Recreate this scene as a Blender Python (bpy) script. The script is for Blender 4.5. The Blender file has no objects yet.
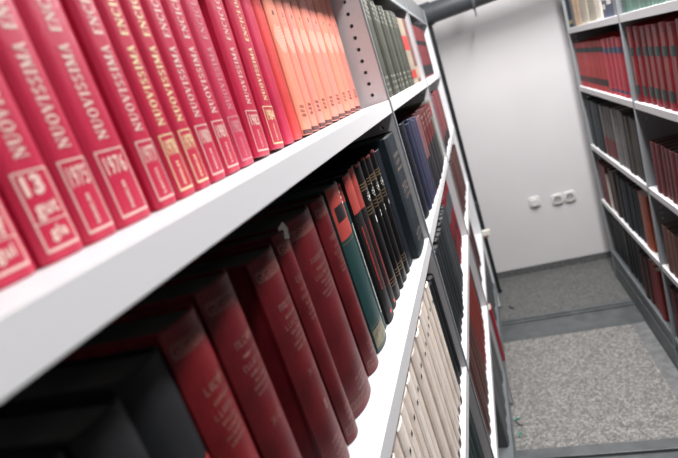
import bpy, math, random
from mathutils import Vector, Matrix
PI = math.pi
random.seed(7)
S = bpy.context.scene
COL = S.collection

# ------------------------------------------------------------------ camera
CAMZ = 1.6137
yaw, pit, rol, fpx = -0.3382, -0.2433, -0.3258, 495.24
fw = Vector((math.sin(yaw)*math.cos(pit), math.cos(yaw)*math.cos(pit), math.sin(pit)))
rt = Vector((math.cos(yaw), -math.sin(yaw), 0)); up = rt.cross(fw)
r2 = math.cos(rol)*rt + math.sin(rol)*up
u2 = -math.sin(rol)*rt + math.cos(rol)*up
cd = bpy.data.cameras.new('camera'); cam = bpy.data.objects.new('camera', cd); COL.objects.link(cam)
M = Matrix((r2, u2, -fw)).transposed().to_4x4(); M.translation = Vector((0.1861, 0, CAMZ))
cam.matrix_world = M
cd.sensor_width = 36; cd.lens = 36*fpx/678; cd.clip_start = 0.01
cd.dof.use_dof = True; cd.dof.focus_distance = 0.82; cd.dof.aperture_fstop = 5.0
S.camera = cam
# ------------------------------------------------------------------ world, view
w = bpy.data.worlds.new('world'); S.world = w; w.use_nodes = True
w.node_tree.nodes['Background'].inputs[0].default_value = (0.8, 0.9, 1, 1)
w.node_tree.nodes['Background'].inputs[1].default_value = 0.3
S.view_settings.view_transform = 'Standard'; S.view_settings.look = 'None'
S.view_settings.gamma = 1; S.view_settings.exposure = -0.02; S.view_settings.use_curve_mapping = False
# room lamps: strip luminaires over the aisle (x, y centre, z, length, power)
LAMPS = [(0.62, 0.05, 2.74, 1.2, 15.0), (0.62, 1.90, 2.74, 1.9, 104.0)]
for i, (lx, ly, lz, ll, pw) in enumerate(LAMPS):
    ld = bpy.data.lights.new('lamp_light', 'AREA'); ld.shape = 'RECTANGLE'; ld.size = 0.16; ld.size_y = ll
    ld.energy = pw; ld.color = (1.0, 0.982, 0.985)
    lo = bpy.data.objects.new('lamp_light', ld); COL.objects.link(lo); lo.location = (lx, ly, lz-0.012)

# ------------------------------------------------------------------ materials
def mat(name, col, rough=0.6, metal=0.0, noise=0.0, nscale=30, bump=0.0, bscale=200, spec=0.5, coat=0.0, emis=0):
    m = bpy.data.materials.new(name); m.use_nodes = True
    nt = m.node_tree; b = nt.nodes['Principled BSDF']
    c = (*col, 1)
    b.inputs['Base Color'].default_value = c; b.inputs['Roughness'].default_value = rough
    b.inputs['Metallic'].default_value = metal; b.inputs['Specular IOR Level'].default_value = spec
    b.inputs['Coat Weight'].default_value = coat
    if emis:
        b.inputs['Emission Color'].default_value = c; b.inputs['Emission Strength'].default_value = emis
    if noise or bump:
        tc = nt.nodes.new('ShaderNodeTexCoord')
    if noise:
        n = nt.nodes.new('ShaderNodeTexNoise'); n.inputs['Scale'].default_value = nscale; n.inputs['Detail'].default_value = 6
        nt.links.new(tc.outputs['Object'], n.inputs['Vector'])
        r = nt.nodes.new('ShaderNodeValToRGB')
        r.color_ramp.elements[0].position = .35; r.color_ramp.elements[1].position = .7
        r.color_ramp.elements[0].color = (*[x*(1-noise) for x in col], 1)
        r.color_ramp.elements[1].color = (*[min(1, x*(1+noise)) for x in col], 1)
        nt.links.new(n.outputs['Fac'], r.inputs['Fac']); nt.links.new(r.outputs['Color'], b.inputs['Base Color'])
    if bump:
        n2 = nt.nodes.new('ShaderNodeTexNoise'); n2.inputs['Scale'].default_value = bscale; n2.inputs['Detail'].default_value = 4
        nt.links.new(tc.outputs['Object'], n2.inputs['Vector'])
        bp = nt.nodes.new('ShaderNodeBump'); bp.inputs['Strength'].default_value = bump; bp.inputs['Distance'].default_value = 0.002
        nt.links.new(n2.outputs['Fac'], bp.inputs['Height']); nt.links.new(bp.outputs['Normal'], b.inputs['Normal'])
    return m
_bm = {}
def cloth(col, rough=0.5, noise=0.12, coat=0.0):
    k = (tuple(round(c, 3) for c in col), rough, noise, coat)
    if k not in _bm:
        _bm[k] = mat('book_cloth', col, rough, noise=noise, nscale=25, bump=0.25, bscale=500, coat=coat, spec=.22 if max(col) < .05 else .42)
    return _bm[k]
steel_white = mat('painted_steel_white', (0.70, 0.70, 0.712), 0.4, bump=.05, bscale=60)
steel_grey = mat('painted_steel_grey', (0.25, 0.275, 0.29), 0.38, noise=.05, nscale=12)
steel_dark = mat('steel_blue_grey', (0.115, 0.13, 0.137), 0.45, noise=.18, nscale=9)
steel_back = mat('light_block_steel', (0.30, 0.32, 0.34), 0.6)
black_paint = mat('black_paint', (0.012, 0.012, 0.014), 0.35)
duct_paint = mat('duct_paint', (0.045, 0.05, 0.056), 0.4, noise=.1, nscale=6)
wall_m = mat('wall_paint', (0.64, 0.622, 0.625), 0.85, noise=.02, nscale=3, bump=.08, bscale=90)
ceil_m = mat('ceiling_paint', (0.55, 0.55, 0.55), 0.9)
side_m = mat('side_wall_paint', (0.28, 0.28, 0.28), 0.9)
plastic_w = mat('white_plastic', (0.66, 0.645, 0.63), 0.35)
plastic_hole = mat('socket_recess', (0.40, 0.39, 0.38), 0.5)
page_m = mat('paper_pages', (0.42, 0.40, 0.35), 0.85, noise=.12, nscale=60)
page_j = mat('cream_page_edges', (0.66, 0.60, 0.53), 0.8)
page_d = mat('shade_grey_page_edges', (0.060, 0.058, 0.052), 0.9, noise=.25, nscale=30)  # page edges darkened, under-shelf shade put into the colour
gilt_pale = mat('pale_gilt', (0.74, 0.52, 0.46), 0.45)
gilt_cream = mat('cream_gilt', (0.80, 0.66, 0.38), 0.4)
gilt_dim = mat('worn_gilt', (0.27, 0.13, 0.11), 0.5, noise=.3, nscale=80)
gold = mat('gold_band', (0.17, 0.12, 0.065), 0.4)
ink_red = mat('red_ink', (0.62, 0.05, 0.04), 0.5)
ink_white = mat('white_ink', (0.78, 0.76, 0.70), 0.5)
ink_shade_dark = mat('dark_ink_and_shade', (0.10, 0.03, 0.03), 0.6)  # lettering ink, also the painted shadow at the salmon spine feet
ink_brown = mat('brown_gilt', (0.36, 0.27, 0.22), 0.5)
green_p = mat('green_plastic', (0.02, 0.30, 0.22), 0.4)
def granite(name, dark, mid, light, scale):
    m = bpy.data.materials.new(name); m.use_nodes = True; nt = m.node_tree; b = nt.nodes['Principled BSDF']
    b.inputs['Roughness'].default_value = .45
    tc = nt.nodes.new('ShaderNodeTexCoord')
    def cells(sc):
        v = nt.nodes.new('ShaderNodeTexVoronoi'); v.inputs['Scale'].default_value = sc
        nt.links.new(tc.outputs['Object'], v.inputs['Vector'])
        sep = nt.nodes.new('ShaderNodeSeparateColor'); nt.links.new(v.outputs['Color'], sep.inputs['Color']); return sep.outputs[0]
    n = nt.nodes.new('ShaderNodeTexNoise'); n.inputs['Scale'].default_value = scale*.12; n.inputs['Detail'].default_value = 5
    nt.links.new(tc.outputs['Object'], n.inputs['Vector'])
    m1 = nt.nodes.new('ShaderNodeMix'); m1.inputs[0].default_value = .45
    nt.links.new(cells(scale), m1.inputs[2]); nt.links.new(cells(scale*2.1), m1.inputs[3])
    mx = nt.nodes.new('ShaderNodeMix'); mx.inputs[0].default_value = .25
    nt.links.new(m1.outputs[0], mx.inputs[2]); nt.links.new(n.outputs['Fac'], mx.inputs[3])
    r = nt.nodes.new('ShaderNodeValToRGB'); e = r.color_ramp.elements
    e[0].position = .12; e[0].color = (*dark, 1); e[1].position = .88; e[1].color = (*light, 1)
    x = e.new(.5); x.color = (*mid, 1)
    nt.links.new(mx.outputs[0], r.inputs['Fac']); nt.links.new(r.outputs['Color'], b.inputs['Base Color'])
    return m
granite_a = granite('speckled_granite', (.06, .06, .058), (.18, .175, .165), (.44, .425, .40), 140)
granite_b = granite('speckled_granite_dull', (.055, .058, .056), (.11, .112, .109), (.19, .192, .184), 95)
skirt_m = granite('skirting_granite', (.05,.053,.053), (.10,.103,.103), (.16,.16,.16), 90)

# ------------------------------------------------------------------ mesh helpers
class MB:
    def __init__(s): s.v = []; s.f = []
    def add(s, vs, fs):
        o = len(s.v); s.v += [tuple(p) for p in vs]; s.f += [tuple(i+o for i in f) for f in fs]
    def box(s, x0, x1, y0, y1, z0, z1):
        s.add([(x0,y0,z0),(x1,y0,z0),(x1,y1,z0),(x0,y1,z0),(x0,y0,z1),(x1,y0,z1),(x1,y1,z1),(x0,y1,z1)],
              [(0,3,2,1),(4,5,6,7),(0,1,5,4),(1,2,6,5),(2,3,7,6),(3,0,4,7)])
    def prism(s, outline, z0, z1):          # closed CCW outline in xy
        n = len(outline)
        s.add([(x,y,z0) for x,y in outline]+[(x,y,z1) for x,y in outline],
              [tuple(range(n-1,-1,-1)), tuple(range(n,2*n))]+[(i,(i+1)%n,n+(i+1)%n,n+i) for i in range(n)])
    def cyl(s, a, b, r, n=16, r1=None):
        a = Vector(a); b = Vector(b); d = (b-a).normalized(); r1 = r if r1 is None else r1
        t = d.orthogonal().normalized(); q = d.cross(t)
        vs = [a+(t*math.cos(2*PI*i/n)+q*math.sin(2*PI*i/n))*r for i in range(n)]
        vs += [b+(t*math.cos(2*PI*i/n)+q*math.sin(2*PI*i/n))*r1 for i in range(n)]
        s.add(vs, [tuple(range(n-1,-1,-1)), tuple(range(n,2*n))]+[(i,(i+1)%n,n+(i+1)%n,n+i) for i in range(n)])
    def mesh(s, name):
        me = bpy.data.meshes.new(name); me.from_pydata(s.v, [], s.f); me.update(); return me
def obj(name, mb, m, parent=None, smooth=False, bevel=0):
    me = mb.mesh(name) if isinstance(mb, MB) else mb
    if m and not me.materials: me.materials.append(m)
    o = bpy.data.objects.new(name, me); COL.objects.link(o)
    if parent: o.parent = parent
    if smooth:
        for p in me.polygons: p.use_smooth = True
        try: me.set_sharp_from_angle(angle=math.radians(40))
        except Exception: pass
    if bevel:
        bv = o.modifiers.new('bevel', 'BEVEL'); bv.width = bevel; bv.segments = 2; bv.limit_method = 'ANGLE'
    return o
def empty(name, loc=(0,0,0), rz=0):
    o = bpy.data.objects.new(name, None); COL.objects.link(o); o.location = loc; o.rotation_euler = (0,0,rz)
    o.empty_display_size = .05
    return o
def tag(o, label, cat, group=None, kind=None):
    if label: o['label'] = label
    if cat: o['category'] = cat
    if group: o['group'] = group
    if kind: o['kind'] = kind
    return o
def struct(name, mb, m, label=None, bevel=0):
    o = obj(name, mb, m, bevel=bevel); o['kind'] = 'structure'
    if label: o['label'] = label
    return o
def bx(x0, x1, y0, y1, z0, z1):
    b = MB(); b.box(x0, x1, y0, y1, z0, z1); return b

# ------------------------------------------------------------------ room shell
W = 0.733; YW = 3.589
XL, XR, YB, ZC = -1.5, 2.2, -1.6, 2.80
struct('floor', bx(XL, XR, YB, YW, -0.12, -0.004), granite_b)
struct('wall_far', bx(XL, XR, YW, YW+.1, -0.1, ZC), wall_m)
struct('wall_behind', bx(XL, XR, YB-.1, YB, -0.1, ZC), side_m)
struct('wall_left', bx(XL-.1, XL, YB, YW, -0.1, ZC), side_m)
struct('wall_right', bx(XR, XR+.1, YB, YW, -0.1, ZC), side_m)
struct('ceiling', bx(XL, XR, YB, YW, ZC, ZC+.1), ceil_m)
struct('baseboard_far', bx(XL, XR, YW-.012, YW, -.004, 0.047), skirt_m)
# granite field between the tracks
struct('floor_panel', bx(-0.012, .665, 1.812, 2.678, -.004, 0.0), granite_a)
struct('floor_panel', bx(-0.012, .665, .62, 1.48, -.004, 0.0), granite_a)
struct('floor_panel', bx(-0.012, W+.3, 2.945, YW-.012, -.004, -0.001), granite_b)
# steel strips along the floor panels
struct('trim_1', bx(-.05, -.012, -1.2, 2.945, -.004, 0.003), steel_dark)
struct('trim_2', bx(.665, W-.002, -1.2, 2.678, -.004, 0.002), mat('edge_strip', (.16,.165,.165), .5, noise=.25, nscale=30))
def track(n, y0, y1):
    b = MB()
    b.box(-.012, W+.02, y0, y1-.075, -.004, 0.002)       # flat cover plate
    b.box(-.012, W+.02, y1-.075, y1-.055, -.004, 0.010)   # raised running rail
    b.box(-.012, W+.02, y1-.055, y1-.040, -.004, -0.002)  # groove
    b.box(-.012, W+.02, y1-.040, y1-.022, -.004, 0.008)
    b.box(-.012, W+.02, y1-.022, y1, -.004, 0.001)
    return struct(n, b, mat('track_steel', (.125, .137, .14), .35, metal=.35, noise=.2, nscale=14), bevel=.0015)
track('trim_3', 2.678, 2.945)
b = MB()
b.box(-.012, W+.02, 1.765, 1.812, -.004, 0.003)
b.box(-.012, W+.02, 1.748, 1.765, -.004, 0.012)
b.box(-.012, W+.02, 1.738, 1.748, -.004, -0.002)
b.box(-.012, W+.02, 1.48, 1.738, -.004, 0.003)
struct('trim_4', b, mat('track_steel', (.135, .145, .148), .35, metal=.3, noise=.15, nscale=14), bevel=.0015)

# ceiling lamps
for i, (lx, ly, lz, ll, pw) in enumerate(LAMPS):
    t = empty('ceiling_light', (lx, ly, lz)); tag(t, ['white strip light over the near end of the aisle', 'white strip light over the far end of the aisle'][i], 'ceiling light')
    b = MB(); b.box(-.09, .09, -ll/2-.03, ll/2+.03, 0, .06); obj('housing', b, steel_white, t)
    b = MB(); b.box(-.08, .08, -ll/2, ll/2, -.008, 0); obj('diffuser', b, mat('lamp_diffuser', (1, 1, 1), .5, emis=3), t)

# ------------------------------------------------------------------ duct and pole
t = empty('overhead_pipe', (0, 3.355, 1.925)); tag(t, 'thick dark grey pipe running across the aisle below the ceiling', 'pipe')
b = MB(); b.cyl((-.75, 0, 0), (1.2, 0, 0), .062, 28); obj('pipe', b, duct_paint, t, smooth=True)
b = MB(); b.cyl((.268, 0, 0), (.285, 0, 0), .068, 28); b.box(.271, .282, -.006, .006, -.11, -.05); b.box(.271,.282,-.006,.006,.05,.82)
obj('clamp', b, mat('clamp_steel', (.22,.23,.24), .3, metal=.6), t, bevel=.001)
b = MB(); b.cyl((-.06, 0, 0), (.03, 0, 0), .070, 28); obj('collar', b, duct_paint, t, smooth=True)
t = empty('black_pole', (0, 3.355, -0.001)); tag(t, 'slim black vertical pole standing at the far end of left shelving', 'pole')
b = MB(); b.box(-.014, .014, -.014, .014, 0, 1.856); obj('pole', b, black_paint, t, bevel=.002)
b = MB(); b.cyl((0, 0, 0), (0, 0, .02), .019, 16); obj('foot', b, black_paint, t)

# ------------------------------------------------------------------ wall sockets
def rrect(cy, cz, w_, h_, r, n=5):
    pts = []
    for sx, sz, a0 in ((1,1,0),(-1,1,90),(-1,-1,180),(1,-1,270)):
        for i in range(n+1):
            a = math.radians(a0+90*i/n); pts.append((cy+sx*(w_/2-r)+r*math.cos(a), cz+sz*(h_/2-r)+r*math.sin(a)))
    return pts
def plate(mb, w_, h_, d0, d1, r):           # outline in xz, thickness along -y
    p = rrect(0, 0, w_, h_, r); n = len(p)
    q = rrect(0, 0, w_-.006, h_-.006, max(r-.003, .001))
    mb.add([(x, -d0, z) for x, z in p]+[(x, -d1+.003, z) for x, z in p]+[(x, -d1, z) for x, z in q],
           [tuple(range(n)), tuple(range(3*n-1, 2*n-1, -1))]+[(i, n+i, n+(i+1)%n, (i+1)%n) for i in range(n)]+[(n+i, 2*n+i, 2*n+(i+1)%n, n+(i+1)%n) for i in range(n)])
def socket(x, z, label, blank):
    t = empty('wall_socket', (x, YW, z)); tag(t, label, 'socket')
    b = MB(); plate(b, .078, .078, 0, .012, .02); obj('cover_plate', b, plastic_w, t)
    b = MB()
    if blank:
        plate(b, .052, .052, .012, .026, .018); obj('cap', b, plastic_w, t)
    else:
        n = 24
        ring = [(.030*math.cos(2*PI*i/n), .030*math.sin(2*PI*i/n)) for i in range(n)]; ri = [(x*.86, z*.86) for x, z in ring]
        b.add([(x,-.012,z) for x,z in ring]+[(x,-.02,z) for x,z in ring]+[(x,-.02,z) for x,z in ri]+[(x,-.0125,z) for x,z in ri],
              sum([[(i, (i+1)%n, n+(i+1)%n, n+i), (n+i, n+(i+1)%n, 2*n+(i+1)%n, 2*n+i), (2*n+i, 2*n+(i+1)%n, 3*n+(i+1)%n, 3*n+i)] for i in range(n)], []))
        obj('rim', b, plastic_w, t)
        b = MB(); b.cyl((0,-.012,0),(0,-.0135,0), .026, 24); obj('recess', b, plastic_hole, t)
        b = MB(); b.cyl((-.009,-.0135,0),(-.009,-.015,0), .0028, 10); b.cyl((.009,-.0135,0),(.009,-.015,0), .0028, 10); obj('contact_holes', b, ink_shade_dark, t)
socket(.372, .520, 'white square blank-capped wall box, leftmost on the far wall', True)
socket(.520, .503, 'white round power socket on far wall, left one of the joined pair', False)
socket(.599, .503, 'white round power socket on far wall, right one of the joined pair', False)

# ------------------------------------------------------------------ shelving
LV = {1: 1.550, 2: 1.220, 3: 0.8645, 4: 0.514, 5: 0.162}   # underside of each shelf lip
LIP = 0.028
TOPZ = {k: v+LIP for k, v in LV.items()}
def perforated(mb, y0, y1, z0, z1, xf, xw, step=.025, r=.0042):
    # front strip of an upright with a column of round holes (x from xf-xw .. xf)
    n = int((z1-z0)//step); off = 1.799 % step
    zs = []; z = z0
    first = math.ceil((z0-off)/step)*step+off
    cs = [first+i*step for i in range(int((z1-first)/step)+1)]
    cx = xf-.030; xa, xb = xf-xw, xf
    lo = z0
    for c in cs:
        a, bb = c-step/2, c+step/2
        a = max(a, z0); bb = min(bb, z1)
        if bb <= a or c-r < a or c+r > bb: continue
        if a > lo+1e-6: mb.box(xa, xb, y0, y1, lo, a)
        k = 12; ang = [2*PI*(i+.5)/k for i in range(k)]
        ins = [(cx+r*math.cos(t), c+r*math.sin(t)) for t in ang]
        out = []
        for t in ang:
            dx, dz = math.cos(t), math.sin(t)
            sx = ((xb-cx) if dx > 0 else (cx-xa))/abs(dx) if abs(dx) > 1e-6 else 1e9
            sz = ((bb-c) if dz > 0 else (c-a))/abs(dz) if abs(dz) > 1e-6 else 1e9
            s_ = min(sx, sz); out.append((cx+dx*s_, c+dz*s_))
        # corners
        poly = []
        for i in range(k):
            poly.append(('o', i)); 
        for Y, flip in ((y0, False), (y1, True)):
            vs = [(x, Y, z) for x, z in ins]+[(x, Y, z) for x, z in out]+[(xb, Y, bb), (xa, Y, bb), (xa, Y, a), (xb, Y, a)]
            fs = []
            for i in range(k):
                j = (i+1) % k
                o1, o2 = out[i], out[j]
                f = [i, k+i, k+j, j]
                same = abs(o1[0]-o2[0]) < 1e-7 or abs(o1[1]-o2[1]) < 1e-7
                if not same:
                    q = (0 if o1[0]+o2[0] > 2*cx else 1) if (o1[1]+o2[1] > 2*c) else (3 if o1[0]+o2[0] > 2*cx else 2)
                    f = [i, k+i, 2*k+q, k+j, j]
                fs.append(tuple(f if flip else f[::-1]))
            mb.add(vs, fs)
        vs = [(x, y0, z) for x, z in ins]+[(x, y1, z) for x, z in ins]
        mb.add(vs, [(i, (i+1)%k, k+(i+1)%k, k+i) for i in range(k)])
        mb.add([(xb,y0,a),(xb,y1,a),(xb,y1,bb),(xb,y0,bb),(xa,y0,a),(xa,y1,a),(xa,y1,bb),(xa,y0,bb)], [(0,1,2,3),(4,7,6,5)])
        lo = bb
    if lo < z1-1e-6: mb.box(xa, xb, y0, y1, lo, z1)
DEP = .30
def shelving(name, loc, rz, label, ys, upm):
    """local frame: fronts at x = 0 facing +x, bays along y"""
    t = empty(name, loc, rz); tag(t, label, 'shelving')
    H = 1.935; T = .010
    for k, y in enumerate(ys):
        endp = k in (0, len(ys)-1)
        b = MB(); perforated(b, y-T/2, y+T/2, .012, H, -.002, .052)
        b.box(-DEP, -.054, y-T/2, y+T/2, .012, H)
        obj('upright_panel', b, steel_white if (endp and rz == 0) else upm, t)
        b = MB(); b.box(-.0021, .0025, y-T/2+.0005, y+T/2-.0005, .012, H); obj('upright_edge', b, steel_grey, t, bevel=.0008)
    for k in range(len(ys)-1):
        a, c = ys[k]+T/2+.0008, ys[k+1]-T/2-.0008
        for L, z in LV.items():
            b = MB()
            b.box(-DEP+.004, -.0025, a, c, z+LIP-.004, z+LIP)          # tray
            b.box(-.0040, 0, a, c, z, z+LIP)                          # front lip
            b.box(-.018, -.0045, a, c, z, z+.002)                     # return fold
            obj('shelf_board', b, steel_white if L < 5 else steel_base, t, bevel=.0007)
        b = MB(); b.box(-DEP+.004, -.004, a, c, 1.862, 1.868); b.box(-.006, 0, a, c, 1.846, 1.858)
        obj('top_shelf_lip', b, steel_grey, t, bevel=.001)
        b = MB(); b.box(-.006, -.0012, a, c, 1.859, H); b.box(-DEP+.004, -.006, a, c, H-.006, H); obj('top_fascia', b, steel_fascia, t)
        b = MB(); b.box(-.034, -.030, a, c, 0.012, LV[5]-.002); b.box(-.0045, -.0035, a, c, LV[5]-.045, LV[5]-.001); obj('plinth', b, steel_dark, t)
    b = MB(); b.box(-DEP-.004, -DEP, ys[0], ys[-1], .012, H); obj('light_block_sheet', b, steel_back, t)  # added sheet, keeps light from leaking in behind the books
    b = MB(); b.box(-DEP, -.026, ys[0], ys[-1], 0.004, .011); obj('carriage', b, steel_dark, t)
    return t
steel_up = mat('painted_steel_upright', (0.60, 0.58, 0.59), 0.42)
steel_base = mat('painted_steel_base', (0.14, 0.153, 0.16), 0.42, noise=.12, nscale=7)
steel_shaded = mat('painted_steel_shaded', (0.22, 0.23, 0.24), 0.45)  # right uprights only: their shade is put into this darker grey
steel_fascia = mat('painted_steel_fascia', (0.12, 0.126, 0.13), 0.6, noise=.1, nscale=5)
YS = [-1.12, -.12, 1.12, 2.12, 3.12]
left_unit = shelving('shelving_unit', (0, 0, 0), 0, 'long white and grey steel bookshelf filling the left side of the aisle', YS, steel_up)
# right unit: fronts face -x ; local y reversed
YR = [-3.26, -2.211, -1.211, -.211]
right_unit = shelving('shelving_unit', (W, 0, 0), PI, 'grey steel bookshelf on the right side of the aisle', YR, steel_shaded)
b = MB(); b.box(-.030, .0, -3.265, -.211, .0005, LV[5]-.05); 
obj('base_fascia', b, steel_dark, right_unit, bevel=.002)

# ------------------------------------------------------------------ book builder
def prof(u, w_, bulge, p):
    return -bulge*abs(2*u/w_-1)**p
def outline(w_, dep, bulge, p, off, groove=0):
    pts = []
    n = 12
    us = [off+(w_-2*off)*i/n for i in range(n+1)]
    front = [(prof(u, w_, bulge, p)-off, u) for u in us]
    left = [(-dep, off)]; right = [(-dep, w_-off)]
    if groove:
        xg = -bulge-.006
        left += [(xg-.006, off), (xg-.003, off+groove), (xg+.001, off+groove*.9), (xg+.004, off)]
        right += [(xg-.006, w_-off), (xg-.003, w_-off-groove), (xg+.001, w_-off-groove*.9), (xg+.004, w_-off)]
    return left, front, right
class Deco:                                   # decoration lying on the spine surface
    def __init__(s, w_, bulge, p): s.w = w_; s.b = bulge; s.p = p; s.m = MB()
    def pt(s, u, v, e=.0003): return (prof(min(max(u, 0), s.w), s.w, s.b, s.p)+e, u-s.w/2, v)
    def patch(s, u0, u1, v0, v1, e=.0003, n=None):
        n = n or max(1, int((u1-u0)/s.w*12))
        vs = []; fs = []
        for i in range(n+1):
            u = u0+(u1-u0)*i/n; vs += [s.pt(u, v0, e), s.pt(u, v1, e)]
        for i in range(n): fs.append((2*i, 2*i+2, 2*i+3, 2*i+1))
        s.m.add(vs, fs)
    def frame(s, u0, u1, v0, v1, t, tb=None):
        tb = tb or t
        s.patch(u0, u1, v0, v0+tb); s.patch(u0, u1, v1-t, v1); s.patch(u0, u0+t, v0+tb, v1-t, n=1); s.patch(u1-t, u1, v0+tb, v1-t, n=1)
    def key(s, v, h, reps, t):                # meander band
        m = s.w*.05; L = s.w-2*m; c = L/reps
        for i in range(reps):
            a = m+i*c; e = a+c*.86
            s.patch(a, e, v+h-t, v+h, n=3); s.patch(a, a+t, v, v+h-t, n=1); s.patch(e-t, e, v+h*.3, v+h-t, n=1)
            s.patch(a+c*.36, e-t, v+h*.3, v+h*.3+t, n=2); s.patch(a+c*.36, a+c*.36+t, v+h*.3+t, v+h*.62, n=1)
            s.patch(a+t, a+c*.99, v, v+t, n=3)
        s.patch(m, s.w-m, v+h+t*1.2, v+h+t*1.9); s.patch(m, s.w-m, v-t*2, v-t*1.3)
    def dashes(s, u0, u1, v, h, rnd, t=None, gap=.35):   # worn, unreadable line of lettering
        u = u0; t = t or h*.22
        while u < u1-h*.3:
            c = h*rnd.uniform(.4, .7)
            k = rnd.random()
            s.patch(u, u+t, v, v+h, n=1)
            if k < .7: s.patch(u+t, min(u+c, u1), v+h-t, v+h, n=1)
            if k > .3: s.patch(u+t, min(u+c, u1), v+(0 if k > .6 else h*.4), v+(0 if k > .6 else h*.4)+t, n=1)
            if k < .4: s.patch(u+c-t, u+c, v, v+h, n=1)
            u += c+h*gap
    def vdashes(s, uc, h, v0, v1, rnd, t=None):           # the same, running up the spine
        v = v0; t = t or h*.25
        while v < v1:
            c = h*rnd.uniform(.45, .8); k = rnd.random()
            s.patch(uc-h/2, uc+h/2, v, v+t, n=2)
            if k < .6: s.patch(uc-h/2, uc-h/2+t, v+t, v+c, n=1)
            if k > .35: s.patch(uc+h/2-t, uc+h/2, v+t, v+c, n=1)
            if k < .3 or k > .8: s.patch(uc-h/2, uc+h/2, v+c-t, v+c, n=2)
            v += c+h*.3
_tx = {}
# a roman letter with thick and thin strokes and flat serifs, drawn stroke by stroke
def roman(ch):
    P = []; TK, TN, SE = .235, .105, .085
    def q(*p): P.append(list(p))
    def st(x0, y0, x1, y1, w): q((x0-w/2, y0), (x0+w/2, y0), (x1+w/2, y1), (x1-w/2, y1))
    def H(x0, x1, y0, y1): q((x0, y0), (x1, y0), (x1, y1), (x0, y1))
    def sf(x, y, w=.17): H(x-w, x+w, y, y+SE)
    def arc(cx, cy, rx, ry, a0, a1, n=14, tk=TK):
        for i in range(n):
            A = [math.radians(a0+(a1-a0)*(i+k)/n) for k in (0, 1)]
            o = [(cx+rx*math.cos(a), cy+ry*math.sin(a)) for a in A]
            t = [TN*.9+(tk-TN)*abs(math.cos(a)) for a in A]
            c = [(cx+(rx-t[k])*math.cos(A[k]), cy+(ry-TN)*math.sin(A[k])) for k in (0, 1)]
            q(o[0], o[1], c[1], c[0])
    T = 1-SE; w = .8
    if ch == 'N': st(.14,0,.14,1,TN); st(.16,1,.70,0,TK); st(.72,0,.72,1,TN); sf(.14,0,.13); sf(.10,T,.10); sf(.72,T,.13); w = .86
    elif ch == 'U': st(.20,.3,.20,1,TK); st(.70,.3,.70,1,TN); arc(.42,.33,.32,.33,180,360,tk=.15); sf(.20,T); sf(.70,T,.13); w = .86
    elif ch == 'O': arc(.43,.5,.41,.51,0,360,26); w = .86
    elif ch == 'V': st(.14,1,.43,0,TK); st(.72,1,.43,0,TN); sf(.14,T); sf(.72,T,.13); w = .84
    elif ch == 'I': st(.22,0,.22,1,TK); sf(.22,0); sf(.22,T); w = .44
    elif ch == 'S': arc(.32,.74,.27,.27,30,250); arc(.32,.27,.28,.28,-150,70); H(.50,.56,.68,.98); H(.05,.11,.02,.32); w = .64
    elif ch == 'M': st(.13,0,.13,1,TN); st(.16,1,.50,.05,TK); st(.82,1,.50,.05,TN); st(.86,0,.86,1,TK); sf(.13,0,.12); sf(.86,0,.15); sf(.12,T,.10); sf(.86,T,.15); w = 1.02
    elif ch == 'A': st(.12,0,.42,1,TN); st(.70,0,.42,1,TK); H(.24,.60,.30,.30+SE); sf(.12,0,.12); sf(.70,0,.16); w = .86
    elif ch == 'E': st(.20,0,.20,1,TK); H(.10,.62,0,SE); H(.10,.60,T,1); H(.2,.48,.48,.48+SE); H(.56,.62,0,.28); H(.54,.60,.74,1); H(.44,.49,.36,.64); w = .68
    elif ch == 'C': arc(.42,.5,.40,.51,48,312,22); H(.66,.72,.66,1); H(.66,.71,.06,.24); w = .78
    elif ch == 'L': st(.20,0,.20,1,TK); H(.05,.62,0,SE); sf(.20,T); H(.56,.62,0,.32); w = .66
    elif ch == 'P': st(.20,0,.20,1,TK); arc(.36,.74,.32,.27,-90,90); H(.2,.38,T,1); H(.2,.38,.47,.47+SE); sf(.20,0); H(.04,.2,T,1); w = .72
    elif ch == 'D': st(.20,0,.20,1,TK); arc(.36,.5,.43,.5,-90,90,18); H(.04,.38,T,1); H(.04,.38,0,SE); w = .84
    return P, w
_rm = {}
def roman_pts(txt):
    if txt not in _rm:
        vs = []; fs = []; x = 0
        for ch in txt:
            P, w_ = roman(ch)
            for p in P: fs.append(tuple(range(len(vs), len(vs)+len(p)))); vs += [(a+x, c) for a, c in p]
            x += w_+.10
        X = max(v[0] for v in vs); _rm[txt] = ([(a/X, c) for a, c in vs], fs)
    return _rm[txt]
def text_pts(txt, bold=.02):
    if bold == 'roman': return roman_pts(txt)
    k = (txt, bold)
    if k not in _tx:
        cu = bpy.data.curves.new('lettering', 'FONT'); cu.body = txt; cu.size = 1; cu.offset = bold; cu.resolution_u = 3; cu.space_character = 1.08
        o = bpy.data.objects.new('lettering', cu); COL.objects.link(o)
        dg = bpy.context.evaluated_depsgraph_get(); dg.update()
        me = bpy.data.meshes.new_from_object(o.evaluated_get(dg))
        vs = [v.co[:2] for v in me.vertices]; fs = [tuple(p.vertices) for p in me.polygons]
        bpy.data.objects.remove(o); bpy.data.curves.remove(cu); bpy.data.meshes.remove(me)
        x0 = min(v[0] for v in vs); x1 = max(v[0] for v in vs); y0 = min(v[1] for v in vs); y1 = max(v[1] for v in vs)
        _tx[k] = ([((a-x0)/(x1-x0), (c-y0)/(y1-y0)) for a, c in vs], fs)
    return _tx[k]
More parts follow.
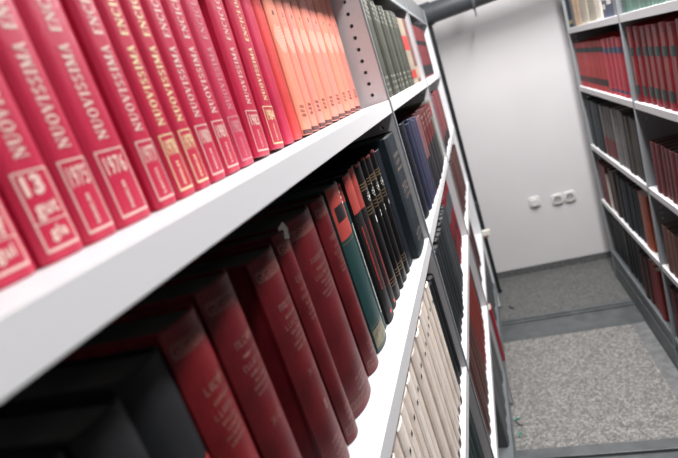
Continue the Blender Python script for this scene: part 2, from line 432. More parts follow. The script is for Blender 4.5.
def put_text(d, txt, u0, u1, v0, v1, vertical=False, bold=.02, e=.0004):
    vs, fs = text_pts(txt, bold)
    out = []
    for a, c in vs:
        if vertical: u = u1-(u1-u0)*c; v = v0+(v1-v0)*a      # reads bottom to top
        else: u = u0+(u1-u0)*a; v = v0+(v1-v0)*c
        out.append(d.pt(u, v, e))
    d.m.add(out, fs)

def book(name, side, y0, y1, z, h, color, label, group, xf=-.03, dep=.19, bulge=.003, p=4, groove=0,
         decos=(), lean=0, pages=None, rough=.5, noise=.12, cat='book', coat=0):
    """side 'L' spines face +x at x = xf ; side 'R' spines face -x at x = W - xf"""
    w_ = y1-y0-.0006; yc = (y0+y1)/2
    if side == 'L': t = empty(name, (xf, yc, z+.0004)); t.rotation_euler = (-lean, 0, 0)
    else: t = empty(name, (W-xf, yc, z+.0004)); t.rotation_euler = (lean, 0, PI)
    if lean: t.location.z += abs(math.sin(lean))*w_/2
    tag(t, label, cat, group)
    th = min(.0026, w_*.1)
    lo, fo, ro = outline(w_, dep, bulge, p, 0, groove); li, fi, ri = outline(w_, dep, bulge, p, th, 0)
    O = lo+fo+ro; I = li+fi+ri
    O = [(x, y-w_/2) for x, y in O]; I = [(x, y-w_/2) for x, y in I]
    ch = min(.0012, th*.5)
    b = MB(); n = len(O); m = len(I)
    # rounded head and tail of the cover
    ins = [(x+(-ch if abs(y) < w_/2-1e-5 or x > -dep else 0), y*(1-2*ch/w_)) for x, y in O]
    rings = [([(x, y, ch) for x, y in O]), ([(x, y, h-ch) for x, y in O])]
    b.add([(x, y, 0) for x, y in ins]+rings[0]+rings[1]+[(x, y, h) for x, y in ins],
          [(k*n+i, k*n+i+1, (k+1)*n+i+1, (k+1)*n+i) for k in range(3) for i in range(n-1)])
    b.add([(x, y, 0) for x, y in I]+[(x, y, h) for x, y in I], [(i+1, i, m+i, m+i+1) for i in range(m-1)])
    # rims between shell outlines (grid by matching ends)
    nl = len(lo); nf = len(fo)
    for zz, flip in ((0, 0), (h, 1)):
        idx = [0, nl+0]+[nl+i for i in range(1, nf-1)]+[nl+nf-1, n-1]
        idI = [0, 1]+[1+i for i in range(1, nf-1)]+[nf, m-1]
        vs = [(*ins[i], zz) for i in idx]+[(*I[i], zz) for i in idI]
        q = len(idx); fs = [(i, q+i, q+i+1, i+1) if not flip else (i, i+1, q+i+1, q+i) for i in range(q-1)]
        b.add(vs, fs)
    for e_, s_ in ((0, 0), (n-1, 1)):        # open fore-edge ends of the boards
        ii = 0 if s_ == 0 else m-1
        a = ins[e_]; c = I[ii]
        f = (0, 1, 2, 3)
        b.add([(a[0], a[1], 0), (a[0], a[1], h), (c[0], c[1], h), (c[0], c[1], 0)], [f if s_ == 0 else f[::-1]])
    obj('cover', b, cloth(color, rough, noise, coat), t, smooth=True)
    sq = .0035
    b = MB(); pg = [(x-(.001), y*(1-.0002)) for x, y in I]; pg = [(max(x, -dep+.005), y*.985) for x, y in pg]
    b.prism(pg, sq, h-sq); obj('page_block', b, pages or page_m, t)
    for nm, m_, fn in decos:
        d = Deco(w_, bulge, p); fn(d, h)
        if d.m.v: obj(nm, d.m, m_, t)
    return t
ORD = ['first','second','third','fourth','fifth','sixth','seventh','eighth','ninth','tenth','eleventh','twelfth','thirteenth','fourteenth','fifteenth','sixteenth','seventeenth','eighteenth','nineteenth','twentieth']
def ordn(i):
    if i < 20: return ORD[i]
    t_ = {2: 'twenty', 3: 'thirty', 4: 'forty'}; tt = {2: 'twentieth', 3: 'thirtieth', 4: 'fortieth'}
    a, b_ = divmod(i+1, 10)
    return tt[a] if b_ == 0 else t_[a]+'-'+ORD[b_-1]
count = {}
def lab(desc, where):
    i = count.get(where, 0); count[where] = i+1
    return f'{desc}, {ordn(i)} from left, {where}'

# ------------------------------------------------------------------ top left shelf: the encyclopaedia set
Z1 = TOPZ[1]
whereA = 'nearest top left shelf'
gA = 'encyclopaedia volumes and yearbooks on the near top left shelf'
ENC = (.50, .020, .062)
def enc(y0, y1, year, lean=0, col=ENC, tm=gilt_pale, big=None, faint=False, xf=-.055, h=.262, desc=None):
    zb = lambda a: a-Z1
    def title(d, h_):
        w_ = d.w; cap = min(.0098, w_*.34); uc = w_*.5
        put_text(d, 'NUOVISSIMA', uc-cap/2, uc+cap/2, zb(1.638), zb(1.7025), True, bold='roman')
        put_text(d, 'ENCICLOPEDIA', uc-cap/2, uc+cap/2, zb(1.7095), zb(1.790), True, bold='roman')
    def box_(d, h_):
        w_ = d.w; m = w_*.13
        d.frame(m, w_-m, zb(1.584), zb(1.631), .0011, .0018)
    def num(d, h_):
        w_ = d.w
        if big:
            put_text(d, big[0], w_*.24, w_*.66, zb(1.6165), zb(1.6285), bold=.05)
            put_text(d, big[1], w_*.26, w_*.76, zb(1.602), zb(1.6125), bold=.03)
            d.patch(w_*.13, w_*.87, zb(1.6005), zb(1.6013))
            put_text(d, big[2], w_*.34, w_*.72, zb(1.5885), zb(1.598), bold=.03)
        else:
            if year: put_text(d, year, w_*.24, w_*.76, zb(1.6135), zb(1.6265), bold=.02)
            rnd = random.Random(hash(y0) & 255); d.vdashes(w_*.5, .0032, zb(1.5885), zb(1.6085), rnd, .0009)
    lb = desc or (f'red encyclopaedia yearbook marked {year}' if not big else f'red encyclopaedia volume {big[0]}')
    dec = [('title_lettering', tm, title), ('title_frame', tm, box_), ('number_lettering', tm, num)]
    return book('encyclopedia_volume', 'L', y0, y1, Z1, h, col, lab(lb, whereA), gA, xf=xf, bulge=.0035, p=5, decos=dec, lean=lean, rough=.34, noise=.06, coat=.15)
enc(.1690, .2015, '', big=('12', 'aff', 'gui'), desc='red encyclopaedia volume at the picture edge')
enc(.2050, .2380, '', big=('13', 'gut', 'gla'))
enc(.2385, .2690, '1975'); enc(.2695, .3080, '1976')
enc(.3155, .3440, '1977', xf=-.056)
enc(.3445, .3720, '1978', tm=gilt_cream); enc(.3725, .3990, '1979', tm=gilt_cream, lean=.01)
enc(.3995, .4300, '1980', lean=.02); enc(.4305, .4630, '1981', lean=.03)
enc(.4640, .4990, '1982', lean=.035, col=(.52, .035, .085), tm=mat('faded_gilt', (.60, .26, .28), .5))
enc(.5060, .5470, '1983', lean=.10); enc(.5550, .5960, '1984', lean=.105, tm=gilt_cream)
book('bound_volume', 'L', .6020, .6355, Z1, .258, (.52, .022, .07), lab('narrow plain crimson volume', whereA), gA, xf=-.056, bulge=.003, p=5, lean=.085, rough=.35)
book('bound_volume', 'L', .6380, .6745, Z1, .258, (.62, .05, .05), lab('plain orange-red volume beside the salmon set', whereA), gA, xf=-.057, bulge=.003, p=5, lean=.085, rough=.35)
sal = [.6765, .720, .758, .796, .840, .888, .937, .985, 1.033, 1.078]
leaf_m = mat('pale_leaf_emblem', (.88, .47, .36), .5)
for i in range(9):
    def plume(d, h_, i=i):
        c = d.w*.5
        for k in range(9):
            v = .118+k*.0042; L = d.w*(.14+.30*math.sin(PI*(k+.7)/9.6))
            vs = []
            n = 6
            for q in range(n+1):
                u = c-L+2*L*q/n; vs += [d.pt(u, v+abs(q-n/2)*.0012), d.pt(u, v+abs(q-n/2)*.0012+.0032)]
            d.m.add(vs, [(2*q, 2*q+2, 2*q+3, 2*q+1) for q in range(n)])
    def marks(d, h_, i=i):
        rnd = random.Random(i)
        for r_ in range(3): d.dashes(d.w*.3, d.w*.72, .026+r_*.0065, .0042, rnd, .001)
    def tmark(d, h_, i=i):
        put_text(d, str(i+1), d.w*.42, d.w*.58, .172, .178, bold=.02)
    def foot(d, h_): d.patch(0.0005, d.w-.0005, .0012, .0075, .0002)  # painted shadow where the spine ends above the shelf
    book('yearbook', 'L', sal[i], sal[i+1]-.001, Z1, .258, (.80+.02*(i % 2), .265, .175+.015*(i % 3)),
         lab('salmon-orange volume with pale leaf emblem', whereA), gA, xf=-.055-.0008*(i % 2), bulge=.0025, p=6, lean=.085, rough=.4, noise=.05,
         decos=[('leaf_emblem', leaf_m, plume), ('spine_marks', ink_shade_dark, marks), ('volume_numeral', ink_shade_dark, tmark), ('foot_band', ink_shade_dark, foot)])

# ------------------------------------------------------------------ second left shelf, near bay: burgundy volumes
Z2 = TOPZ[2]
whereB = 'second left shelf, near bay'
gB = 'old volumes on the second left shelf'
BURG = (.125, .0075, .0115)
book('bound_volume', 'L', .1310, .1525, Z2, .252, (.018,.018,.020), lab('thin black volume in the lower left corner', whereB), gB, xf=-.035, pages=page_d)
book('bound_volume', 'L', .1560, .1945, Z2, .252, (.012,.0125,.014), lab('black volume with matte grey spine', whereB), gB, xf=-.032, bulge=.006, p=2.5, pages=page_d, rough=.6)
book('bound_volume', 'L', .1955, .2410, Z2, .256, (.014,.015,.017), lab('black volume with red patch low on spine', whereB), gB, xf=-.035, bulge=.007, p=2.5, pages=page_d, rough=.6,
     decos=[('red_label', mat('red_label', (.45,.03,.03), .5), lambda d, h_: d.patch(d.w*.45, d.w*.98, .100, .172))])
burg = [(.2430,.2890,.262,.013,.0,'K-O',None),(.2945,.3450,.266,.014,.0,'X-O','5'),(.3790,.4360,.254,.015,.0,'X-O','1'),(.4390,.4740,.259,.011,.0,None,None),
        (.4770,.5680,.258,.023,.0,None,None),(.5710,.6210,.256,.013,.0,None,None)]
bdesc = ['bright burgundy volume, worn gilt key bands','burgundy volume with numeral 5','burgundy volume with numeral 1','narrow burgundy volume with torn white headcap','widest burgundy volume with gilt key pattern','slim burgundy volume beside the green one']
for i, (a, c, h, bu, ln, t1, num) in enumerate(burg):
    bu *= .65
    def key(d, h_, i=i): d.key(h_-.021, .0075, max(4, int(d.w/.0088)), .0009)
    def key2(d, h_, i=i): d.key(.0115, .0075, max(4, int(d.w/.0088)), .0009)
    def lines(d, h_, i=i, t1=t1, num=num):
        rnd = random.Random(i+40); w_ = d.w
        d.dashes(w_*.24, w_*.78, h_-.058, .0065, rnd, .0008, .22)
        for r_, (v, hh, a_, b__) in enumerate([(.068,.0032,.3,.75),(.078,.005,.22,.8),(.085,.003,.3,.7),(.091,.0028,.35,.72),(.097,.0028,.26,.78),(.103,.0028,.3,.7)]):
            d.dashes(w_*a_, w_*b__, h_-v, hh, rnd, .0007, .3)
    def vol(d, h_, t1=t1):
        if t1: put_text(d, t1, d.w*.33, d.w*.66, h_-.134, h_-.127, bold=.0)
    def numf(d, h_, num=num):
        if num: put_text(d, num, d.w*.45, d.w*.56, .075, .086, bold=.01)
    def footl(d, h_, i=i):
        rnd = random.Random(i+70); w_ = d.w
        for v, hh in ((.040,.004),(.033,.0045),(.026,.0035)): d.dashes(w_*.28, w_*.74, v, hh, rnd, .0007, .3)
    b_ = book('bound_volume', 'L', a, c, Z2, h, BURG if i else (.165,.008,.012), lab(bdesc[i], whereB), gB, xf=-.035+bu*.25, bulge=bu, p=2.2, groove=.0015,
         decos=[('gilt_key_band', gilt_dim, key), ('gilt_key_band', gilt_dim, key2), ('gilt_title', gilt_dim, lines), ('volume_letters', gilt_dim, vol), ('volume_numeral', gilt_dim, numf), ('imprint_lettering', gilt_dim, footl)], pages=page_d, rough=.42, noise=.28)
    if i == 3:
        m_ = MB(); m_.add([(-.001,-.004,.250),(.0035,.001,.248),(.004,.004,.259),(0,.0055,.266),(-.004,-.002,.262),(-.003,.0,.250)],[(0,1,2,3,4),(0,5,4),(0,4,5)])
        obj('torn_headcap', m_, ink_white, b_)['label'] = 'torn white paper at the head of the spine'
# green / red-label, narrow green, black with red label ...
RL = mat('red_leather_label', (.42, .055, .045), .5, noise=.15)
def dC1(d, h_): d.patch(.0008, d.w-.0008, h_-.078, h_-.0015, .0004)
def dC1b(d, h_): d.patch(d.w*.12, d.w*.66, h_-.052, h_-.030, .0007)
def dC1w(d, h_):
    rnd = random.Random(3)
    for k in range(4): d.patch(d.w*.68, d.w*.93, h_-.010-k*.008, h_-.007-k*.008, .0008)
    d.vdashes(d.w*.92, .0035, .035, .165, rnd, .001)
def goldlines(*vs):
    def f(d, h_):
        for v in vs: d.patch(.001, d.w-.001, v, v+.0012, .0006)
    return f
GRN = (.012, .050, .050)
book('bound_volume', 'L', .6270, .6905, Z2, .258, GRN, lab('dark green volume with large red title label', whereB), gB, xf=-.032, bulge=.006, p=2.2,
     decos=[('red_label', RL, dC1), ('black_panel', black_paint, dC1b), ('white_lettering', ink_white, dC1w), ('gilt_foot_band', mat('olive_band', (.20,.18,.11), .5, noise=.4, nscale=90), lambda d, h_: d.patch(.0008, d.w-.0008, .008, .036, .0004)), ('gilt_lines', gold, goldlines(.040,.005,.174,.2535))], pages=page_d)
book('bound_volume', 'L', .6915, .7130, Z2, .250, GRN, lab('narrow green volume with red top label', whereB), gB, xf=-.038, bulge=.003, p=2.5,
     decos=[('red_label', RL, lambda d, h_: d.patch(.0006, d.w-.0006, h_-.03, h_-.001, .0004)),
            ('white_lettering', ink_white, lambda d, h_: d.vdashes(d.w*.5, .0045, .030, .185, random.Random(8), .0012))], pages=page_d)
def redlines(n_):
    def f(d, h_):
        rnd = random.Random(n_)
        for k in range(n_): d.vdashes(d.w*(.25+.5*k/max(1, n_-1)) if n_ > 1 else d.w*.5, .0042, .040+.02*rnd.random(), .150+.02*rnd.random(), rnd, .0011)
    return f
book('bound_volume', 'L', .7140, .7590, Z2, .256, (.010,.010,.011), lab('black volume, red label and vertical red writing', whereB), gB, xf=-.031, bulge=.004, p=2.5,
     decos=[('red_label', RL, lambda d, h_: d.patch(.0006, d.w-.0006, h_-.064, h_-.0012, .0004)), ('red_lettering', ink_red, redlines(2)), ('foot_mark', ink_red, lambda d, h_: d.patch(d.w*.3, d.w*.5, .012, .018, .0005))], pages=page_d)
book('bound_volume', 'L', .7600, .7960, Z2, .258, (.012,.011,.012), lab('black volume with red label, red line writing', whereB), gB, xf=-.032, bulge=.004, p=2.5,
     decos=[('red_label', RL, lambda d, h_: d.patch(.0006, d.w*.55, h_-.070, h_-.0012, .0004)), ('red_lettering', ink_red, redlines(1)), ('foot_mark', ink_red, lambda d, h_: d.patch(d.w*.3, d.w*.5, .010, .016, .0005))], pages=page_d)
eb = [(.7970,.8420),(.8430,.8690),(.8700,.9110),(.9120,.9440)]
for i, (a, c) in enumerate(eb):
    def bands(d, h_):
        for v in (.209, .214, .219): d.patch(.0006, d.w-.0006, v, v+.0018, .0004)
    def bands2(d, h_):
        for v in (.178, .172, .166): d.patch(.0006, d.w-.0006, v, v+.0018, .0004)
    def bands3(d, h_):
        for v in (.040, .034, .028): d.patch(.0006, d.w-.0006, v, v+.0018, .0004)
    def emb(d, h_, i=i):
        rnd = random.Random(i); c_ = d.w*.5
        for q in range(9):
            an = 2*PI*q/9; uu = c_+.0085*math.cos(an)*min(1, d.w/.03); vv = .194+.0075*math.sin(an); d.patch(uu-.0012, uu+.0012, vv-.0012, vv+.0012, n=1)
        d.patch(c_-.0035, c_+.0035, .191, .197, n=1); d.patch(c_-.002, c_+.002, .207, .2085, n=1)
        put_text(d, str(i+1), c_-.0028, c_+.0028, .146, .158, bold=.04)
    book('bound_volume', 'L', a, c, Z2, .256+.002*(i % 2), (.006,.006,.0065), lab(f'black volume with gold bands and numeral {i+1}', whereB), gB, xf=-.030+.002*i, bulge=.006, p=2.2,
         decos=[('head_bands', gold, bands), ('middle_bands', gold, bands2), ('foot_bands', gold, bands3), ('white_emblem', ink_white, emb), ('red_headcap', RL, lambda d, h_: d.patch(d.w*.1, d.w*.9, h_-.005, h_-.0012, .0005))], pages=mat('reddish_page_edges', (.10,.05,.045), .9), rough=.35)
book('bound_volume', 'L', .9450, .9900, Z2, .250, (.012,.016,.024), lab('plain blue-black volume', whereB), gB, xf=-.024, bulge=.003, p=4, pages=page_d)
def brown_txt(d, h_, L=((.215,.008),(.200,.008),(.186,.006))):
    rnd = random.Random(9)
    for v, hh in L: d.dashes(d.w*.25, d.w*.78, v, hh, rnd, .0011)
book('bound_volume', 'L', .9910, 1.1130, Z2, .264, (.018,.027,.034), lab('broad slate-blue volume with brown lettering', whereB), gB, xf=-.007, bulge=.004, p=4,
     decos=[('brown_title', ink_brown, brown_txt), ('brown_subtitle', ink_brown, lambda d, h_: brown_txt(d, h_, ((.150,.007),(.138,.009),(.124,.007)))), ('brown_imprint', ink_brown, lambda d, h_: brown_txt(d, h_, ((.040,.007),(.028,.006))))], pages=page_d)

# ------------------------------------------------------------------ generic rows
def band(v0, v1, e=.0004): return lambda d, h_: d.patch(.0006, d.w-.0006, v0, v1, e)
def row(side, z, runs, where, group, y_from, dirn=1, jx=.004, jh=.004, seed=1):
    """runs: (y_to, thickness, height, colour(s), xf, description, decos(list), name)"""
    rnd = random.Random(seed); y = y_from
    for (yt, th, h, cols, xf, desc, decos, nm) in runs:
        if desc is None: y = yt; continue
        n = max(1, round(abs(yt-y)/th)); st = (yt-y)/n
        for k in range(n):
            c = cols[k % len(cols)] if isinstance(cols, list) else cols
            s = 1+rnd.uniform(-.12, .12); c = tuple(min(1, q*s) for q in c)
            a, bb = y+k*st, y+(k+1)*st; a, bb = min(a, bb), max(a, bb)
            dc = [(n_, m_, (f(k) if getattr(f, 'per', 0) else f)) for n_, m_, f in decos]
            book(nm, side, a, bb-.0008, z, h+rnd.uniform(-jh, jh), c, lab(desc, where), group, xf=xf+rnd.uniform(-jx, jx),
                 bulge=.0022 if nm == 'journal_volume' else min(.006, abs(st)*.16), p=2.4, decos=dc, pages=page_j if nm == 'journal_volume' else page_d if max(c) < .2 else page_m, lean=0)
        y = yt
def small(v0, v1, hh, n_=2, u0=.25, u1=.75, seed=5):
    def f(d, h_):
        rnd = random.Random(seed)
        for k in range(n_): d.dashes(d.w*u0, d.w*u1, v0+(v1-v0)*k/max(1, n_-1), hh, rnd, hh*.25)
    return f
silver = mat('silver_ink', (.42, .42, .36), .5)
blk = mat('black_label_and_shade', (.012, .013, .016), .5); nav = mat('navy_label', (.03, .05, .12), .5); tealL = mat('dark_green_label', (.012,.035,.033), .5)  # black also serves as painted shadow at the journal feet
redL = mat('bright_red_label', (.38, .02, .025), .5); creamL = mat('cream_label', (.62, .50, .38), .6); gilt_s = mat('gilt_strip', (.26, .10, .075), .5)
OLV = [(.060,.063,.048),(.050,.053,.042),(.072,.074,.056)]
row('L', Z1, [(1.762,.045,.238,OLV,-.012,'olive grey volume with pale lettering',[('pale_lettering', silver, small(.19,.225,.007,4)),('foot_lettering', silver, small(.015,.045,.006,3,seed=6))],'bound_volume'),
              (1.835,.036,.235,(.03,.03,.03),-.016,'dark grey volume',[],'bound_volume'),
              (1.95,.055,.232,(.30,.25,.19),-.012,'cream volume with red patches',[('red_patch', RL, band(.12,.17)),('foot_patch', RL, band(.02,.05))],'bound_volume'),
              (2.11,.046,.232,(.17,.08,.07),-.012,'brownish red volume with pale foot',[('pale_patch', mat('pale_patch', (.35,.26,.2), .6), band(.015,.06))],'bound_volume')], 'top left shelf, middle bay', 'volumes in the middle bay of the top left shelf', 1.130, seed=2)
row('L', Z1, [(2.93,.056,.235,[(.17,.03,.035),(.14,.025,.03)],-.015,'red volume with dark foot',[('dark_band', blk, band(.01,.055)),('dark_label', blk, band(.15,.17))],'bound_volume')], 'top left shelf, far bay', 'volumes in the far bay of the top left shelf', 2.130, seed=3)
row('L', Z2, [(1.270,.1,.2,(0,0,0),0,None,[],''),
              (1.345,.075,.262,(.007,.009,.016),-.012,'dark navy volume',[],'bound_volume'),
              (1.452,.0535,.252,(.018,.022,.050),-.008,'royal blue volume',[],'bound_volume'),
              (1.530,.026,.245,(.045,.045,.085),-.006,'thin violet blue volume',[],'bound_volume'),
              (1.615,.042,.240,(.17,.08,.085),-.004,'pinkish brown volume',[('dark_foot', blk, band(.005,.11))],'bound_volume'),
              (1.99,.047,.245,[(.10,.014,.014),(.075,.012,.012)],0-.002,'volume with red head and black foot',[('black_lower', blk, band(.002,.135)),('pale_lettering', silver, small(.19,.225,.005,3))],'bound_volume'),
              (2.085,.045,.252,(.15,.16,.13),-.004,'pale green grey volume',[('red_head', mat('dull_red_head', (.22,.03,.028), .5), band(.19,.245))],'bound_volume')], 'second left shelf, middle bay', 'volumes in the middle bay of the second left shelf', 1.130, jx=.002, seed=4)
row('L', Z2, [(2.80,.044,.250,[(.16,.045,.05),(.20,.05,.055),(.13,.03,.035)],-.006,'maroon volume with dark foot',[('dark_foot', blk, band(.003,.05))],'bound_volume')], 'second left shelf, far bay', 'volumes in the far bay of the second left shelf', 2.130, seed=5)
# third shelf: cream journals
Z3 = TOPZ[3]
def jfoot_shade(d, h_): d.patch(d.w*.02, d.w*.5, .001, .018, .0005)  # painted shadow of the gaps between the journal feet
def jdot(d, h_): d.patch(d.w*.35, d.w*.6, .252, .259, .0004)
def jl(d, h_):
    for q in (.14, .83): d.patch(d.w*q, d.w*q+.0008, .02, .245, .0003, n=1)
CR = [(.86,.75,.66),(.82,.70,.61),(.88,.77,.69)]
row('L', Z3, [(.455,.05,.284,(.12,.012,.02),-.006,'dark red volume before the cream journals',[],'bound_volume'),(.995,.034,.302,CR,-.010,'cream journal volume with black marks',[('foot_shadow_mark', blk, jfoot_shade),('black_spine_mark', blk, jdot),('spine_crease', mat('crease', (.52,.42,.35), .7), jl)],'journal_volume'),
              (1.105,.0366,.272,(.012,.014,.017),-.012,'black volume beside the cream journals',[],'bound_volume')], 'third left shelf, near bay', 'journals on the third left shelf', .400, jx=.003, jh=.003, seed=6)
row('L', Z3, [(1.50,.046,.272,[(.014,.017,.020),(.022,.027,.030)],-.010,'black volume with grey sheen',[],'bound_volume'),
              (1.70,.040,.270,[(.03,.034,.038),(.05,.056,.062)],-.012,'charcoal grey volume',[],'bound_volume'),
              (2.09,.043,.266,[(.17,.008,.013),(.13,.007,.013)],-.022,'bright red volume with grey patch',[('grey_patch', mat('grey_patch', (.06,.065,.075), .6), band(.165,.235)),('dark_patch', blk, band(.085,.10))],'bound_volume')], 'third left shelf, middle bay', 'volumes in the middle bay of the third left shelf', 1.130, jx=.002, seed=7)
row('L', Z3, [(3.02,.050,.262,[(.085,.025,.022),(.07,.022,.02)],-.012,'dark maroon brown volume',[],'bound_volume')], 'third left shelf, far bay', 'volumes in the far bay of the third left shelf', 2.130, seed=8)
Z4 = TOPZ[4]
row('L', Z4, [(1.10,.05,.275,(.020,.034,.036),-.012,'dark bottle green volume',[],'bound_volume')], 'fourth left shelf, near bay', 'volumes in the near bay of the fourth left shelf', .800, seed=9)
row('L', Z4, [(1.60,.047,.272,[(.085,.028,.024),(.07,.024,.02)],-.014,'brown leather volume',[],'bound_volume'),
              (1.985,.043,.268,[(.19,.024,.019),(.15,.021,.017)],-.014,'brick red volume',[],'bound_volume'),
              (2.09,.05,.262,(.015,.018,.018),-.020,'black volume next to brick red ones',[],'bound_volume')], 'fourth left shelf, middle bay', 'volumes in the middle bay of the fourth left shelf', 1.130, jx=.003, seed=10)
row('L', Z4, [(2.72,.049,.255,[(.15,.03,.028),(.04,.02,.02)],-.016,'dark red volume',[],'bound_volume')], 'fourth left shelf, far bay', 'volumes in the far bay of the fourth left shelf', 2.130, seed=11)
Z5 = TOPZ[5]
book('bound_volume', 'L', 2.195, 2.268, Z5, .285, (.30,.010,.025), 'single crimson volume on the bottom left shelf', None, xf=.010, bulge=.005, p=2.5)

row('L', Z5, [(2.10,.08,.285,(.085,.093,.098),-.012,'slate grey filler box',[],'filler_box')], 'bottom left shelf, middle bay', 'grey filler boxes on the bottom left shelf', 1.62, seed=12)  # boxes added as grey fill in front of the bright end panel
row('L', Z5, [(3.08,.08,.285,(.085,.093,.098),-.012,'slate grey filler box',[],'filler_box')], 'bottom left shelf, far bay', 'grey filler boxes on the bottom left shelf', 2.285, seed=13)  # same added grey fill, far bay
# ------------------------------------------------------------------ right unit (photo left to right = decreasing y)
row('R', Z1, [(3.150,.05,.25,(.02,.03,.04),-.010,'narrow dark volume with yellow mark',[('yellow_mark', mat('yellow_mark', (.5,.42,.12), .6), lambda d, h_: d.patch(d.w*.3, d.w*.8, .02, .04))],'book'),
              (3.075,.0375,.26,(.14,.15,.17),-.010,'slate blue volume',[],'book'),
              (2.94,.045,.26,[(.42,.30,.20),(.50,.36,.26),(.46,.34,.24)],-.010,'tan volume',[],'book'),
              (2.62,.160,.27,(.46,.42,.33),-.010,'thick beige volume with mottled spine',[],'book'),
              (2.51,.110,.27,(.80,.76,.66),-.010,'cream white volume',[],'book'),
              (2.32,.190,.265,(.07,.09,.15),-.010,'blue volume with white floral jacket',[('white_flowers', ink_white, lambda d, h_: [d.patch(d.w*a, d.w*(a+.3), b_, b_+.022) for a, b_ in ((.1,.035),(.55,.05),(.2,.07),(.5,.10),(.1,.12),(.6,.15),(.25,.18))])],'book'),
              (2.225,.085,.262,(.28,.29,.31),-.010,'plain grey volume beside the floral one',[],'book')], 'top right shelf, far bay', 'mixed books on the top right shelf', 3.250, dirn=-1, seed=20)
row('R', Z1, [(1.60,.060,.26,[(.11,.19,.16),(.14,.24,.20)],-.009,'teal green volume',[('pale_edge', mat('pale_edge', (.30,.48,.42), .6), lambda d, h_: d.patch(d.w*.02, d.w*.14, .003, .255))],'book')], 'top right shelf, near bay', 'teal volumes on the top right shelf', 2.195, dirn=-1, seed=21)
row('R', Z2, [(2.605,.0345,.243,[(.48,.045,.045),(.42,.036,.04)],-.011,'salmon red volume with black labels',[('upper_black_label', blk, band(.190,.215)),('lower_black_label', blk, lambda d, h_: d.patch(d.w*.12, d.w*.88, .030, .062))],'bound_volume'),
              (2.225,.076,.25,(.50,.03,.05),-.010,'red volume with navy labels',[('navy_label', nav, band(.185,.210)),('navy_foot_label', nav, band(.018,.028))],'bound_volume')], 'second right shelf, far bay', 'red volumes in the far bay of the second right shelf', 3.250, dirn=-1, jx=.002, jh=.002, seed=22)
row('R', Z2, [(1.58,.068,.278,[(.22,.008,.016),(.26,.010,.02)],-.009,'dark crimson volume with green labels',[('upper_green_label', tealL, lambda d, h_: d.patch(d.w*.15, d.w*.9, .175, .205, .0006)),('lower_green_label', tealL, lambda d, h_: d.patch(d.w*.15, d.w*.9, .03, .065, .0006)),('gilt_strip', gilt_s, lambda d, h_: (d.patch(d.w*.55, d.w*.75, .066, .174), d.patch(d.w*.55, d.w*.75, .206, .265)))],'bound_volume')], 'second right shelf, near bay', 'crimson volumes in the near bay of the second right shelf', 2.190, dirn=-1, seed=23)
row('R', Z3, [(2.93,.058,.275,(.018,.032,.040),-.010,'dark teal volume',[],'bound_volume'),
              (2.66,.045,.275,(.11,.11,.10),-.010,'grey volume with red foot',[('red_foot', mat('dull_red_foot', (.15,.028,.024), .5), band(.01,.11))],'bound_volume'),
              (2.48,.045,.278,[(.20,.20,.195),(.15,.15,.15)],-.009,'pale grey volume',[],'bound_volume'),
              (2.228,.042,.27,[(.05,.048,.042),(.075,.07,.06)],-.010,'dark olive brown volume',[],'bound_volume')], 'third right shelf, far bay', 'volumes in the far bay of the third right shelf', 3.250, dirn=-1, seed=24)
row('R', Z3, [(2.13,.1,.2,(0,0,0),0,None,[],''),(1.64,.049,.205,[(.16,.03,.035),(.13,.026,.03)],-.010,'maroon volume, shorter than its shelf',[],'bound_volume')], 'third right shelf, near bay', 'maroon volumes in the near bay of the third right shelf', 2.190, dirn=-1, jh=.002, seed=25)
row('R', Z4, [(3.05,.055,.25,(.17,.02,.025),-.010,'dark red volume near the wall',[],'bound_volume'),
              (3.02,.03,.21,(.55,.52,.45),-.010,'thin cream booklet',[],'booklet'),
              (2.85,.05,.25,[(.04,.03,.03),(.20,.02,.025)],-.010,'red or black volume',[],'bound_volume'),
              (2.45,.045,.262,[(.016,.024,.034),(.022,.03,.028)],-.010,'blue black volume',[],'bound_volume'),
              (2.335,.115,.270,(.40,.085,.035),-.012,'broad orange-red volume',[],'bound_volume')], 'fourth right shelf, far bay', 'volumes in the far bay of the fourth right shelf', 3.245, dirn=-1, seed=26)
row('R', Z4, [(2.15,.1,.2,(0,0,0),0,None,[],''),(1.75,.05,.205,[(.17,.085,.065),(.21,.11,.085)],-.010,'brown beige volume',[],'bound_volume')], 'fourth right shelf, near bay', 'brown volumes in the near bay of the fourth right shelf', 2.190, dirn=-1, jh=.002, seed=27)
row('R', Z5, [(2.62,.06,.26,[(.010,.014,.016),(.014,.02,.02)],-.022,'blackish volume',[],'bound_volume'),
              (2.50,.06,.25,(.07,.02,.02),-.011,'dark red brown volume',[],'bound_volume'),
              (2.335,.055,.262,(.26,.025,.028),-.012,'red volume beside the post',[],'bound_volume')], 'bottom right shelf, far bay', 'volumes in the far bay of the bottom right shelf', 3.245, dirn=-1, seed=28)
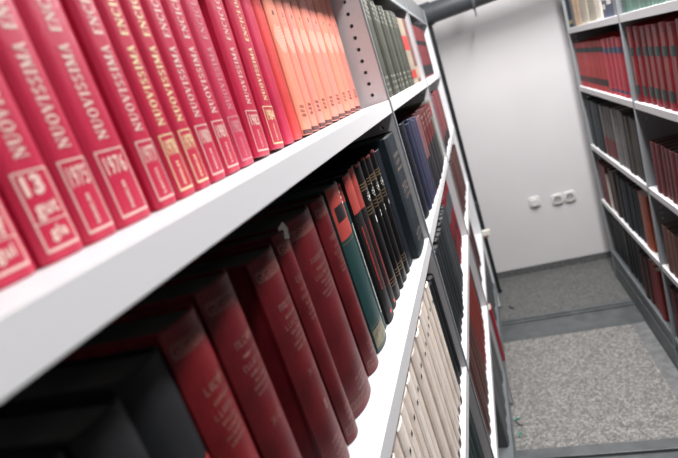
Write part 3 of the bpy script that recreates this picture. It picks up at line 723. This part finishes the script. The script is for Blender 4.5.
row('R', Z5, [(1.95,.06,.26,(.10,.014,.02),-.010,'dark crimson volume',[],'bound_volume')], 'bottom right shelf, near bay', 'volumes in the near bay of the bottom right shelf', 2.190, dirn=-1, seed=29)

# ------------------------------------------------------------------ small things
t = empty('end_latch', (0, 3.1265, .528)); tag(t, 'small cream plastic latch on the far end of left shelving', 'latch')
b = MB(); b.box(-.035, .050, 0, .03, -.016, .020); obj('latch_body', b, mat('cream_plastic', (.75,.72,.64), .5), t, bevel=.004)
b = MB(); b.box(-.012, .034, .004, .022, -.030, -.018); obj('latch_tongue', b, mat('brown_plastic', (.30,.14,.09), .5), t, bevel=.002)
t = empty('turning_knob', (0, 3.1255, .712)); tag(t, 'dark round knob on the far end of left shelving', 'knob')
b = MB(); b.cyl((0, 0, 0), (0, .03, 0), .012, 16); obj('stem', b, black_paint, t)
b = MB(); b.cyl((0, .03, 0), (0, .055, 0), .028, 20, .024); obj('grip', b, mat('dark_rubber', (.03,.032,.034), .5), t, bevel=.003)
def scrap(x, y, z, rz, L, w_, m_, label, nm):
    b = MB()
    n = 6
    for i in range(n):
        a0 = -.9+1.8*i/n; a1 = -.9+1.8*(i+1)/n; R_ = L/1.8
        p0 = Vector((R_*math.sin(a0), R_*math.cos(a0)-R_*.8, .004)); p1 = Vector((R_*math.sin(a1), R_*math.cos(a1)-R_*.8, .004))
        b.cyl(p0, p1, w_, 8)
    o = obj(nm, b, m_); o.location = (x, y, z); o.rotation_euler = (0, 0, rz); tag(o, label, nm.replace('_', ' '))
scrap(.006, 2.005, .0005, .4, .035, .003, green_p, 'green plastic scrap on floor strip, the farther of two', 'plastic_scrap')
scrap(.012, 1.905, .0005, 1.2, .035, .003, green_p, 'green plastic scrap on floor strip, the nearer of two', 'plastic_scrap')
scrap(.012, 1.985, .000, 2.0, .07, .0022, mat('dry_twig', (.05,.045,.04), .8), 'dark bent twig on the granite beside left shelving', 'twig')
scrap(.062, 3.09, -.001, 2.2, .05, .005, mat('dark_chip', (.03,.035,.035), .8), 'dark fragment lying on the floor before the far wall', 'fragment')
